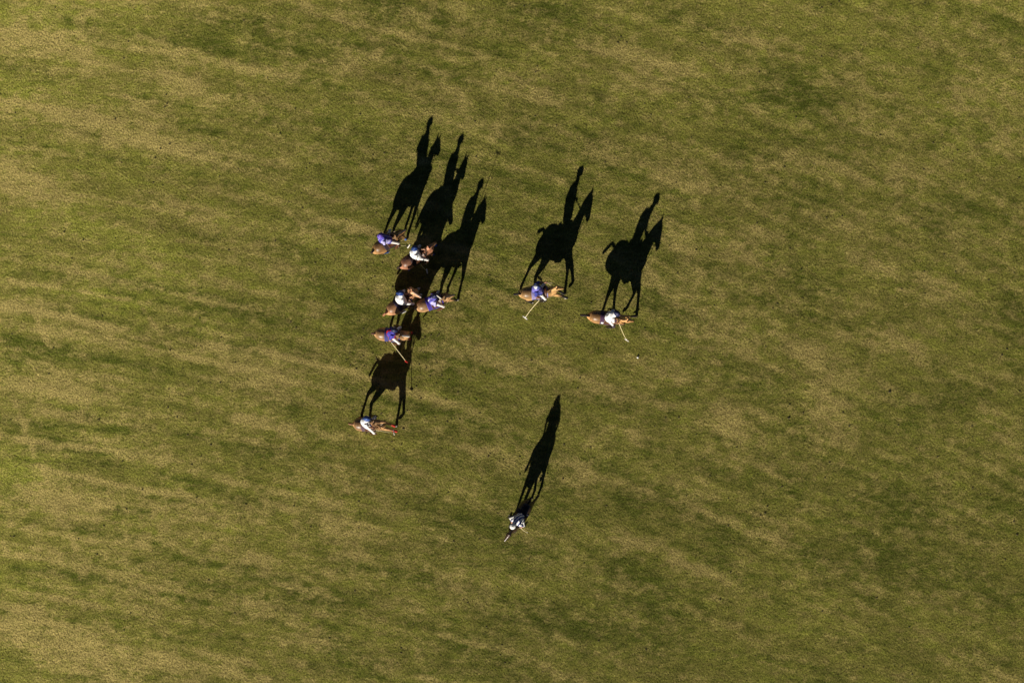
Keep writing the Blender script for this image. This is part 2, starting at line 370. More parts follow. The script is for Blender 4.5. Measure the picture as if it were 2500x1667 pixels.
def horse(c):
    og = G(*c['o']); hd = R(c['h'])
    rot = Matrix.Rotation(hd, 4, 'Z'); inv = rot.inverted()
    def loc(p): return inv @ (p - og)               # world -> horse frame
    root = thing('polo_pony', c['label'], 'horse', og, hd, 'ponies on the polo field')
    pr = R(c.get('pitch', 0)); piv = Vector((-.5, 0, 1.15))
    PM = Matrix.Rotation(-pr, 3, 'Y')
    bz = c.get('dz', 0); xs = c.get('xs', 1); zs = c.get('zs', 1); T = lambda x, y, z: piv + PM @ (Vector((x*xs, y, 1.18 + (z - 1.18)*zs)) - piv) + Vector((0, 0, bz))
    g = geo()
    loft(g, [T(x, 0, zc) for x, zc, ry, rz in TOR], [(ry, rz) for _, _, ry, rz in TOR], seg=20)
    # neck and head
    mz = loc(G(c['m'][0], c['m'][1], c['m'][2])); pz = c['poll']
    fw_ = Vector((math.cos(R(c.get('hh', 0))), math.sin(R(c.get('hh', 0))), 0)); mz = mz + fw_*.045 + Vector((0, 0, .07))
    HL = 0.64; dz = pz - mz.z; hl = math.sqrt(max(HL*HL - dz*dz, 0.02)); hh = R(c.get('hh', 0))
    poll = Vector((mz.x - hl*math.cos(hh), mz.y - hl*math.sin(hh), pz))
    p0 = T(.40, 0, 1.24); hdv = (mz - poll).normalized()
    nk = bez(p0, p0 + Vector((.30, 0, .22)), poll + Vector((-.20*math.cos(hh), -.20*math.sin(hh), -.24)), poll + Vector((0, 0, -.05)), 7)
    loft(g, nk, [(.13, .36), (.12, .31), (.10, .25), (.085, .205), (.075, .17), (.070, .145), (.065, .12)], up=Vector((-.3, 0, 1)), seg=16)
    hside = Vector((-math.sin(hh), math.cos(hh), 0)); hup = hdv.cross(hside); hup = hup if hup.z > 0 else -hup
    hp = [poll + hdv*(-.03) + hup*-.03, poll + hdv*.10 - hup*.05, poll + hdv*.22 - hup*.06, poll + hdv*.36 - hup*.045, poll + hdv*.52 - hup*.035, poll + hdv*.62 - hup*.04]
    loft(g, hp, [(.07, .10), (.105, .155), (.095, .165), (.072, .125), (.062, .09), (.06, .078)], up=hup, seg=14)
    ears = []
    for s in (-1, 1):
        e0 = poll + hside*s*.055 + hup*.03; e1 = e0 + Vector((0, 0, .15)) + hside*s*.02 - hdv*.02
        loft(g, [e0, mix(e0, e1, .45), mix(e0, e1, .8), e1], [.03, .034, .022, .008], seg=8)
    # legs
    legs = {}
    for k, sy in (('LF', 1), ('RF', -1)):
        x, y, z = c['legs'][k]; hf = Vector((x, y, z))
        sh = T(.50, sy*.12, 1.16); ex = .50 + max(-.06, min(.16, .3*(x-.55)))
        el = T(ex, sy*.13, .93)
        raised = z > .08
        fk = hf + (Vector((.09, 0, .10)) if raised else Vector((-.055, 0, .135)))
        kn = ik(el, fk, .42, .32, Vector((1, 0, .15 if raised else 0)))
        loft(g, [sh, el, mix(el, kn, .45), kn, mix(kn, fk, .2), mix(kn, fk, .8), fk, mix(fk, hf, .55), hf + Vector((0, 0, .045)), hf + Vector((.01, 0, .0))],
             [(.085, .18), (.08, .15), (.072, .10), (.058, .07), (.048, .056), (.044, .052), (.052, .060), (.046, .054), (.058, .064), (.064, .07)], up=Vector((1, 0, 0)), seg=12, roundcap=False)
        legs[k] = (el, kn, fk, hf)
    for k, sy in (('LH', 1), ('RH', -1)):
        x, y, z = c['legs'][k]; hf = Vector((x, y, z))
        hp_ = T(-.47, sy*.125, 1.24); st = T(-.36 + max(-.12, min(.22, .35*(x+.55))), sy*.17, .98)
        raised = z > .08
        fk = hf + (Vector((.02, 0, .15)) if raised else Vector((-.045, 0, .13)))
        hk = ik(st, fk, .48, .41, Vector((-1, 0, 0)))
        loft(g, [hp_, mix(hp_, st, .55), st, mix(st, hk, .45), mix(st, hk, .85), hk, mix(hk, fk, .25), mix(hk, fk, .8), fk, mix(fk, hf, .55), hf + Vector((0, 0, .045)), hf + Vector((.01, 0, 0))],
             [(.14, .27), (.135, .28), (.12, .235), (.09, .155), (.063, .092), (.06, .082), (.050, .062), (.046, .055), (.054, .062), (.046, .054), (.058, .064), (.064, .07)], up=Vector((1, 0, 0)), seg=12, roundcap=False)
        legs[k] = (st, hk, fk, hf)
    body = remesh('body', g, 0.02, 9)
    coat = np.array(c['coat']); pts = np.array(c.get('points', c['coat']))
    def cf(co):
        n = len(co); out = np.tile(coat, (n, 1)).astype(float)
        dk = np.clip((co[:, 2] - 1.22 - bz)/.30, 0, 1)*(np.abs(co[:, 1]) < .30)*(co[:, 0] < .55); out *= (1.55 - 1.05*dk)[:, None]  # backs darker: dorsal colouring plus shade painted into the coat; flanks lightened as sunlit
        for k, (a, kn, fk, hf) in legs.items():
            d1, t1 = seg_dist(co, kn, fk); d2, t2 = seg_dist(co, fk, hf); d0, t0 = seg_dist(co, a, kn)
            near = np.minimum(d1, d2) < .075
            out[near] = pts
            m0 = (d0 < .09) & ~near & (co[:, 2] < a.z) ; tt = np.clip((t0 - .35)/.6, 0, 1)[:, None]
            out[m0] = (out*(1-tt) + pts*tt)[m0]
            if k in c.get('socks', ()):
                sm = (d2 < .08) | ((d1 < .07) & (t1 > .55)); out[sm] = (.72, .68, .62)
            hm = (np.linalg.norm(co - np.array(hf + Vector((0, 0, .02))), axis=1) < .068)
            out[hm] = (.30, .25, .18) if k in c.get('socks', ()) else (.05, .04, .03)
        dh, th = seg_dist(co, poll, mz)
        mm = (dh < .14) & (th > .8); out[mm] = out[mm]*.45
        if c.get('blaze', 0):
            rel = co - np.array(poll); s_ = rel @ np.array(hside); u_ = rel @ np.array(hup)
            bm = (dh < .16) & (np.abs(s_) < c['blaze']*(.6+.6*th)) & (u_ > -.03) & (th > .15); out[bm] = (.78, .74, .70)
        return out
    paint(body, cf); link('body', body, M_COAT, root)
    # eyes
    for s in (-1, 1):
        e = geo(); ball(e, poll + hdv*.19 + hside*s*.082 + hup*.005, .02); part('eye', e, M_EYE, root)
    # mane: hogged crest
    g2 = geo()
    crest = [nk[i] + (Vector((0, 0, 1)) - (nk[min(i+1, 6)]-nk[i-1]).normalized()*(nk[min(i+1, 6)]-nk[i-1]).normalized().z).normalized()*[.32, .27, .215, .175, .145, .125, .10][i]*.97 for i in range(1, 7)]
    loft(g2, crest, [(.018, .02), (.02, .035), (.02, .035), (.02, .035), (.018, .03), (.016, .03)], up=Vector((-.5, 0, 1)), seg=8)
    part('mane', g2, M_MANE if sum(c['coat']) < .5 or 'points' in c else cmat('hair', c['coat']), root)
    # tail: tied up and bound
    g3 = geo(); tl = c.get('tail', (.35, -.15)); d = T(-.76, 0, 1.42)
    tp = [d, d + Vector((-tl[0]*.35, 0, .06)), d + Vector((-tl[0]*.75, c.get('tail_side', 0)*.5, mix(.02, tl[1], .45))), d + Vector((-tl[0], c.get('tail_side', 0), tl[1]))]
    if tl[1] < -.3: tp.append(tp[-1] + Vector((-.02, 0, -.12)))
    loft(g3, tp, [.05, .048, .055, .05, .03][:len(tp)], up=Vector((0, 1, 0)), seg=10)
    part('tail', g3, cmat('tail_hair', c.get('tailc', (.03, .018, .012))), root, vox=.012)
    # saddle blanket, saddle, girth
    def wrap(x0, x1, a0, a1, th, extra=lambda x, a: 0, nx=16, na=22):
        V, F = [], []
        for lay in (0, 1):
            for i in range(nx):
                x = x0 + (x1-x0)*i/(nx-1); zc, ry, rz = tor(x)
                for j in range(na):
                    a = R(a0 + (a1-a0)*j/(na-1)); o = .012 + lay*(th + extra(x, a)) 
                    V.append(T(x, math.sin(a)*(ry+o), zc + math.cos(a)*(rz+o)))
        n = nx*na
        for i in range(nx-1):
            for j in range(na-1):
                q = (i*na+j, i*na+j+1, (i+1)*na+j+1, (i+1)*na+j)
                F.append(tuple(n+v for v in q)); F.append(tuple(reversed(q)))
        for i in range(nx-1):
            for j in (0, na-1):
                F.append((i*na+j, (i+1)*na+j, n+(i+1)*na+j, n+i*na+j))
        for j in range(na-1):
            for i in (0, nx-1):
                F.append((i*na+j, i*na+j+1, n+i*na+j+1, n+i*na+j))
        return (V, F)
    pad = link('saddle_blanket', raw_mesh('saddle_blanket', wrap(-.30, .40, -98, 98, .012)), cmat('blanket', c['pad']), root)
    if c.get('padlogo'):
        for s in (-1,):
            zc, ry, rz = tor(-.12); V = []
            lg = wrap(-.17, -.09, 52, 68, .018, nx=4, na=5); lg = ([v for v in lg[0]], lg[1])
            lg2 = wrap(-.24, -.14, -66, -46, .018, nx=4, na=5)
            link('white_badge', raw_mesh('white_badge', lg2), M_WHITE, pad)
    sd = link('saddle', raw_mesh('saddle', wrap(-.12, .34, -58, 58, .03, lambda x, a: .05*math.exp(-((x+.12)/.07)**2)*max(0, math.cos(a)) + .045*math.exp(-((x-.32)/.06)**2)*max(0, math.cos(a*1.3)))), M_BROWN, root)
    link('girth', raw_mesh('girth', wrap(.20, .29, 68, 292, .012)), M_DARK, root)
    g4 = geo(); g4_ = [T(.30, 0, .86), T(.62, 0, .88), T(.80, 0, 1.06), mix(T(.80, 0, 1.06), poll + hdv*.42 - hup*.12, .5) + Vector((.0, 0, -.02)), poll + hdv*.42 - hup*.11]
    loft(g4, g4_, [.012]*5, seg=6); part('martingale', g4, M_DARK, root)
    g5 = geo()
    for s in (-1, 1):
        loft(g5, [T(.32, s*.27, 1.22), T(.50, s*.245, 1.24), T(.66, s*.19, 1.18), T(.80, 0, 1.09)], [(.008, .016)]*4, seg=6)
    part('breastplate', g5, M_DARK if c.get('tack', 0) == 0 else M_REIN, root)
    # bridle
    g6 = geo()
    for tt, a, b_ in ((.42, .062, .08), (.12, .096, .115)):
        cpt = poll + hdv*tt - hup*.05; pr_ = [cpt + hside*math.cos(q)*(a+.006) + hup*math.sin(q)*(b_+.006) for q in np.linspace(0, 2*math.pi, 15)]
        loft(g6, pr_, [.009]*15, seg=5, roundcap=False, up=hdv)
    for s in (-1, 1):
        loft(g6, [poll + hup*.05 + hside*s*.02, poll + hdv*.12 + hside*s*.10 - hup*.03, poll + hdv*.30 + hside*s*.078 - hup*.05, poll + hdv*.50 + hside*s*.058 - hup*.06], [.009]*4, seg=5)
    br = part('bridle', g6, M_DARK if c.get('tack', 0) == 0 else M_REIN, root)
    lh = loc(c['lh_w']) if 'lh_w' in c else Vector((.52, .05, 1.68))
    mouth = poll + hdv*.50 - hup*.06
    for s in (-1, 1):
        g7 = geo(); a = mouth + hside*s*.06
        m_ = mix(a, lh, .5) + Vector((0, s*.05, -.05)); loft(g7, [a, mix(a, m_, .5)+Vector((0, 0, -.01)), m_, mix(m_, lh, .5)+Vector((0, 0, -.01)), lh], [.011]*5, seg=6)
        part('rein', g7, M_REIN, br)
    # bandages
    for k in ('LF', 'RF', 'LH', 'RH'):
        a, kn, fk, hf = legs[k]; g8 = geo(); q = [mix(kn, fk, t) for t in (.15, .35, .6, .85)] + [fk]
        loft(g8, q, [.058, .053, .052, .054, .062], up=Vector((1, 0, 0)), seg=12)
        part('leg_wrap', g8, cmat('bandage', c['wrap']), root, vox=.012)
    # stirrups
    feet = {}
    for s, sn in ((1, 'L'), (-1, 'R')):
        ft = T(.20, s*.385, .93); feet[sn] = ft
        g9 = geo(); top = T(.20, s*.315, 1.34)
        loft(g9, [top, mix(top, ft, .5) + Vector((0, s*.03, 0)), ft + Vector((0, 0, .09))], [(.005, .016)]*3, seg=6)
        lt = part('stirrup_leather', g9, M_DARK, root)
        g10 = geo(); pr_ = [ft + Vector((0, .065*math.sin(q), .02 + .075*math.cos(q) if math.cos(q) > -.6 else -.025)) for q in np.linspace(0, 2*math.pi, 13)]
        loft(g10, pr_, [.008]*13, seg=6, roundcap=False, up=Vector((1, 0, 0))); part('stirrup', g10, M_METAL, root)
    c['_T'] = T; c['_loc'] = loc; c['_rot'] = rot; c['_og'] = og; c['_feet'] = feet; c['_hd'] = hd
    return root

# ------------------------------------------------------------------ riders
def hand(g, wr, fore, gp, axis_, sgn, rad=.020):
    """fist closed round a handle through gp along axis_; wr wrist, fore forearm direction, sgn which side the thumb is"""
    ax = axis_.normalized(); d = (gp - wr); d = d - ax*d.dot(ax)
    d = d.normalized() if d.length > 1e-4 else fore.normalized()
    nrm = ax.cross(d).normalized()*sgn
    pc = gp - d*.035 + nrm*.012
    loft(g, [wr, mix(wr, pc, .5), pc, gp + nrm*.030], [(.027, .022), (.032, .02), (.042, .018), (.040, .013)], up=nrm, seg=12)
    for i, (o, ln) in enumerate(((.033, .95), (.011, 1.05), (-.011, 1.0), (-.032, .85))):
        pts = []
        for q in (95, 50, 5, -45, -95*ln, -140*ln):
            pts.append(gp + ax*o + (nrm*math.sin(R(q)) + d*math.cos(R(q)))*(rad + .011))
        loft(g, pts, [.0100, .0100, .0095, .009, .0085, .0075], up=ax, seg=8)
    th = [wr + d*.02 + ax*.028, gp - d*.03 + ax*.048 - nrm*.005, gp - d*.012 + ax*.052 - nrm*.030, gp + d*.012 + ax*.040 - nrm*.036]
    loft(g, th, [.014, .0125, .0115, .009], up=nrm, seg=8)
def rider(c):
    og, hd, loc, T = c['_og'], c['_hd'], c['_loc'], c['_T']; r = c['rider']
    hp, hz = r['head'][:2], r['head'][2]
    Hd = loc(W(hp[0], hp[1], hz)); Hd.z = hz - .03
    pel = T(r.get('pelx', .06), 0, 1.60); pel.z = max(pel.z, 1.52)
    v = Hd - pel; want = .84
    if v.length > want: pel = pel + v.normalized()*(v.length - want)
    root_l = pel.copy()
    root = thing('person', r['label'], 'person', og + c['_rot'] @ root_l, hd, 'riders on the polo ponies')
    OFF = root_l
    f = R(r.get('yaw', 0)); fwd = Vector((math.cos(f), math.sin(f), 0)); lat = Vector((-math.sin(f), math.cos(f), 0))
    s = (Hd - pel).normalized(); lat = (lat - s*lat.dot(s)).normalized(); fr = lat.cross(s); 
    if fr.dot(fwd) < 0: fr = -fr
    L = (Hd - pel).length; nb = pel + s*(L - .215) - fr*.0
    bend = -fr*.06
    sp = [pel - s*.06, pel + s*.04, mix(pel, nb, .35) + bend, mix(pel, nb, .65) + bend*1.3, mix(pel, nb, .88) + bend, nb]
    SR = [(.165, .155), (.175, .155), (.160, .172), (.174, .188), (.165, .155), (.095, .09)]
    shL = mix(pel, nb, .90) + lat*.16 + bend; shR = mix(pel, nb, .90) - lat*.16 + bend
    if r.get('swap'): shL, shR = shR, shL
    hl = loc(c['lh_w']) if 'lh_w' in c else Vector((.52, .05, 1.68))
    hr = loc(r['rh'])
    def reach(sh, h, mx_=.58):
        d = h - sh
        return sh + d.normalized()*mx_ if d.length > mx_ else h
    hr2 = reach(shR, hr); hl2 = reach(shL, hl)
    r['_hand'] = hr2
    mal = loc(r['mh']) - hr2; mal.normalize()
    if r.get('swap'): axswap = -1
    else: axswap = 1
    def wrist(sh, h, ax):
        d = (h - sh).normalized(); d = d - ax*d.dot(ax)*.8; d.normalize(); return h - d*.085
    axl = Vector((.35, .15, .9)).normalized(); wl = wrist(shL, hl2, axl); wrr = wrist(shR, hr2, mal)
    eL = ik(shL, wl, .29, .26, lat*.6*axswap + Vector((0, 0, -.9)) - fr*.4 + lat*r.get('elb', 0))
    eR = ik(shR, wrr, .29, .26, -lat*.8*axswap + Vector((0, 0, -.8)) - fr*.5)
    # legs
    lg = {}
    for sd, sy in (('L', 1), ('R', -1)):
        hip = pel + Vector((0, sy*.095, -.04)); ft = c['_feet'][sd] + Vector((-.02, 0, .0)); an = ft + Vector((-.09, 0, .085))
        kn = ik(hip, an, .44, .43, Vector((1, sy*.35, .25))); kn.y = sy*max(abs(kn.y), .32)
        lg[sd] = (hip, kn, an, ft)
    gz = R(r.get('gaze', 0)); gd = Vector((math.cos(gz), math.sin(gz), -.25)).normalized(); hup = (s*.45 + Vector((0, 0, 1))); hup = (hup - gd*hup.dot(gd)).normalized(); hs = hup.cross(gd)
    g = geo()
    loft(g, sp, [(a-.012, b_-.012) for a, b_ in SR[:-1]] + [(.07, .065)], up=fr, seg=16)
    loft(g, [nb - s*.03, mix(nb, Hd, .5), Hd - s*.02], [.062, .058, .062], seg=10)
    HR = [(-.125, .045, .028, .030), (-.105, .035, .045, .055), (-.07, .015, .060, .078), (-.03, .004, .070, .090), (.02, 0, .075, .098), (.06, -.004, .072, .094), (.095, -.006, .05, .066)]
    loft(g, [Hd + hup*z + gd*x for z, x, a, b_ in HR], [(a, b_) for z, x, a, b_ in HR], up=gd, seg=16)
    loft(g, [Hd + gd*.088 + hup*.02, Hd + gd*.105 - hup*.01, Hd + gd*.112 - hup*.03, Hd + gd*.09 - hup*.038], [.009, .011, .014, .01], up=hs, seg=8)
    loft(g, [Hd + gd*.078 - hup*.07 + hs*.022, Hd + gd*.088 - hup*.068, Hd + gd*.078 - hup*.07 - hs*.022], [.006, .009, .006], seg=6)
    for q in (-1, 1):
        loft(g, [Hd + hs*q*.072 + hup*.02, Hd + hs*q*.084, Hd + hs*q*.074 - hup*.028], [(.008, .014), (.008, .018), (.007, .010)], up=gd, seg=8)
    for sh, e, wv in ((shL, eL, wl), (shR, eR, wrr)):
        loft(g, [sh, mix(sh, e, .5), e, mix(e, wv, .35), wv], [.055, .048, .040, .040, .028], up=Vector((0, .2, 1)), seg=12)
    hand(g, wl, wl - eL, hl2, axl, -axswap); hand(g, wrr, wrr - eR, hr2, -mal, axswap)
    for sd in 'LR':
        hip, kn, an, ft = lg[sd]
        loft(g, [hip, mix(hip, kn, .5), kn, mix(kn, an, .3), mix(kn, an, .75), an], [.078, .060, .048, .050, .040, .034], seg=12)
        loft(g, [an + Vector((-.05, 0, -.05)), an + Vector((.02, 0, -.045)), ft + Vector((.08, 0, .01)), ft + Vector((.13, 0, .005))], [(.03, .035), (.038, .045), (.042, .028), (.03, .02)], seg=10)
    body = remesh('body', g, .0085, 2, OFF)
    link('body', body, M_SKIN, root)
    for q in (-1, 1):
        e = geo(); ball(e, Hd + gd*.086 + hs*q*.030 + hup*.012, .011); part('eye', e, M_EYE, root, OFF)
    # hair below the helmet
    gh = geo(); loft(gh, [Hd - gd*.03 - hup*.06, Hd - gd*.025 - hup*.01, Hd - gd*.01 + hup*.04], [(.062, .055), (.078, .08), (.078, .09)], up=gd, seg=12)
    part('hair', gh, cmat('hair', (.04, .022, .012)), root, OFF, vox=.01)
    # shirt
    gs = geo()
    loft(gs, [sp[0], *sp[1:5], mix(sp[4], sp[5], .6), nb + s*.015], [(a+.02, b_+.022) for a, b_ in SR[:5]] + [(.125, .105), (.098, .096)], up=fr, seg=18)
    loft(gs, [mix(sp[4], sp[5], .7), nb + s*.015, mix(nb, Hd, .42)], [.105, .095, .086], seg=14)
    for sh, e in ((shL, eL), (shR, eR)):
        loft(gs, [mix(sh, pel, .1) - (sh-nb)*.25, sh, mix(sh, e, .5), mix(sh, e, .88)], [.07, .075, .068, .064], seg=12)
    shirt = remesh('shirt', gs, .013, 2, OFF, wrinkle=.010)
    P0 = np.array(pel - OFF); sv, lv, fv = np.array(s), np.array(lat), np.array(fr)
    base = np.array(r['shirt']); pat = r.get('pat')
    def sf(co):
        rel = co - P0; a = rel @ sv; b_ = rel @ lv; d = rel @ fv
        out = np.tile(base, (len(co), 1)).astype(float)
        if pat == 'stripes':
            m = (np.sin((b_ + a*.18)*2*math.pi/.125 + .6) > 0.15); out[m] = (.02, .04, .26)
        elif pat == 'sash':
            m = (np.abs(b_ + .05 - (a-.3)*.3) < .05); out[m] = (.62, .02, .02)
        elif pat == 'blue_left':
            m = b_ > .145; out[m] = (.05, .13, .45)
        elif pat == 'pale_sides':
            m = (b_ < -.12) & (a > .1); out[m] = (.45, .42, .75); m = (np.abs(b_) < .015); out[m] = (.5, .48, .8)
        elif pat == 'panel':
            m = np.abs(b_) > .14; out[m] = r['shirt2']
        elif pat == 'patch':
            m = (np.abs(b_) < .06) & (a > .12) & (a < .30) & (d < 0); out[m] = (.60, .02, .02)
            m = (b_ < -.09) | ((a > .34) & (b_ < .02)); out[m] = (.85, .85, .87); m = (np.abs(b_ - .07) < .025); out[m] = (.75, .76, .82)
        return out
    paint(shirt, sf); so = link('shirt', shirt, M_CLOTH, root)
    # number on the back
    if r.get('num'):
        cu = bpy.data.curves.new('n', 'FONT'); cu.body = r['num']; cu.size = r.get('nsize', .30); cu.align_x = 'CENTER'; cu.align_y = 'CENTER'; cu.resolution_u = 3; cu.offset = .012
        ob = bpy.data.objects.new('n', cu); col.objects.link(ob)
        nm = bpy.data.meshes.new_from_object(ob.evaluated_get(bpy.context.evaluated_depsgraph_get())); bpy.data.objects.remove(ob)
        bv = BVHTree.FromPolygons([v.co for v in shirt.vertices], [tuple(p.vertices) for p in shirt.polygons])
        import bmesh
        bm = bmesh.new(); bm.from_mesh(nm); bmesh.ops.triangulate(bm, faces=bm.faces)
        bmesh.ops.subdivide_edges(bm, edges=[e for e in bm.edges if e.calc_length() > .03], cuts=3, use_grid_fill=True)
        ctr = (mix(pel, nb, r.get('nh', .66)) + bend*1.2) - OFF; right = -lat  # seen from behind
        ok = True
        for v in bm.verts:
            o = ctr + right*v.co.x*-1*-1 + s*v.co.y - fr*.5
            hit = bv.ray_cast(o, fr)
            if hit[0] is None: hit = (ctr + right*v.co.x + s*v.co.y - fr*.13, None)
            v.co = hit[0] - fr*.006
        bm.to_mesh(nm); bm.free()
        nm.name = 'number'; link('number', nm, cmat('print', r.get('numc', (.01, .01, .012))), so, smooth=False)
    # breeches
    gb = geo(); loft(gb, [pel - s*.09, pel - s*.02, pel + s*.06], [(.155, .13), (.165, .135), (.155, .125)], up=fr, seg=16)
    for sd in 'LR':
        hip, kn, an, ft = lg[sd]; loft(gb, [hip, mix(hip, kn, .5), kn, mix(kn, an, .25)], [.088, .068, .056, .054], seg=12)
    part('breeches', gb, cmat('breeches', r.get('pants', (.8, .79, .77))), root, OFF, vox=.014, wrinkle=.006)
    for sd in 'LR':
        hip, kn, an, ft = lg[sd]
        g1 = geo()
        loft(g1, [mix(kn, an, .12), mix(kn, an, .35), mix(kn, an, .8), an + Vector((0, 0, -.02))], [.075, .07, .054, .05], seg=12)
        loft(g1, [an + Vector((-.055, 0, -.055)), an + Vector((.02, 0, -.05)), ft + Vector((.08, 0, .008)), ft + Vector((.14, 0, .004))], [(.04, .045), (.046, .052), (.048, .036), (.034, .026)], seg=10)
        part('boot', g1, M_BROWN if r.get('boots', 1) else M_DARK, root, OFF, vox=.012)
        g1 = geo(); pd = (kn - hip).normalized(); loft(g1, [kn - pd*.09 + Vector((0, 0, .01)), kn, mix(kn, an, .2)], [(.062, .060), (.070, .066), (.066, .062)], seg=12)
        part('knee_guard', g1, cmat('kneepad', r.get('knee', (.7, .68, .64))), root, OFF, vox=.012)
    # helmet
    gm = geo(); HH = [(.0, .098, .122), (.04, .108, .135), (.08, .104, .13), (.118, .084, .108), (.145, .05, .066)]
    loft(gm, [Hd + hup*z for z, a, b_ in HH], [(a, b_) for z, a, b_ in HH], up=gd, seg=22)
    loft(gm, [Hd + hup*.012 + gd*.012, Hd + hup*.030 + gd*.012], [(.128, .160), (.112, .138)], up=gd, seg=22, roundcap=False)
    hm = remesh('helmet', gm, .008, 1, OFF)
    hc0 = np.array(r['helmet']); hc1 = np.array(r.get('helmet2', r['helmet'])); Hn = np.array(Hd - OFF); gn = np.array(gd); un = np.array(hup); sn_ = np.array(hs)
    def hf_(co):
        rel = co - Hn; d = rel @ gn; u_ = rel @ un; out = np.tile(hc0, (len(co), 1)).astype(float)
        out[(d < -.02)] = hc1; out[(u_ > .05) & (np.abs(rel @ sn_) < .008)] = hc0*.6
        return out
    paint(hm, hf_); mh = mat('helmet_shell', rough=0.55, nscale=20, namt=0.08, attr=True, spec=0.4); link('helmet', hm, mh, root)
    gc = geo(); loft(gc, [Hd + hs*.082 + hup*.0, Hd + hs*.06 - hup*.08 + gd*.02, Hd - hup*.128 + gd*.03, Hd - hs*.06 - hup*.08 + gd*.02, Hd - hs*.082], [.006]*5, seg=6)
    part('chin_strap', gc, M_DARK, root, OFF)
    if r.get('glove'):
        gg = geo(); hand(gg, wrr, wrr - eR, hr2, -mal, 1, .0215)
        part('glove', gg, cmat('glove', r['glove']), root, OFF, vox=.007)
    # mallet
    mhw = loc(r['mh'])
    mr = thing('riding_stick' if r.get('stick') else 'polo_mallet', r['mlabel'], 'stick' if r.get('stick') else 'polo mallet', og + c['_rot'] @ hr2, hd, None if r.get('stick') else 'polo mallets held by the players')
    d = (mhw - hr2); Ld = d.length; dn = d.normalized(); sag = dn.cross(Vector((0, 0, 1))).normalized()*.02*r.get('flex', 1)
    q = [hr2 + dn*.06, hr2 + d*.35 + sag, hr2 + d*.7 + sag*1.2, mhw - dn*.005]
    g = geo(); loft(g, q, [.0135, .013, .012, .0115], seg=8); part('shaft', g, M_CANE, mr, hr2)
    g = geo(); loft(g, [hr2 - dn*.06, hr2 - dn*.02, hr2 + dn*.04, hr2 + dn*.10], [.018, .016, .0165, .014], seg=10); part('grip', g, M_BLACK if not r.get('stick') else M_WHITE, mr, hr2)
    if not r.get('stick'):
        hdv = c['_rot'].inverted() @ Vector((r['hdir'][0], -r['hdir'][1], 0)); hdv = (hdv - dn*hdv.dot(dn)).normalized()
        g = geo(); loft(g, [mhw - hdv*.115, mhw - hdv*.07, mhw, mhw + hdv*.07, mhw + hdv*.115], [.020, .026, .028, .026, .019], seg=12)
        part('mallet_head', g, M_HEADW if r.get('headc', 'w') == 'w' else M_RED, mr, hr2)
        g = geo(); loft(g, [mhw - dn*.09, mhw - dn*.03], [.014, .018], seg=10); part('collar', g, M_RED if r.get('redc') else M_WHITE, mr, hr2)
        g = geo(); p_ = [hr2 - dn*.05 + (dn.cross(Vector((1, 0, 0)))*math.cos(a) + Vector((0, 0, 1))*math.sin(a))*.045 for a in np.linspace(0, 6.28, 10)]
        loft(g, p_, [.006]*10, seg=5, roundcap=False, up=dn); part('thong', g, M_DARK, mr, hr2)
    else:
        g = geo(); ball(g, mhw, .02); part('tip', g, M_WHITE, mr, hr2)

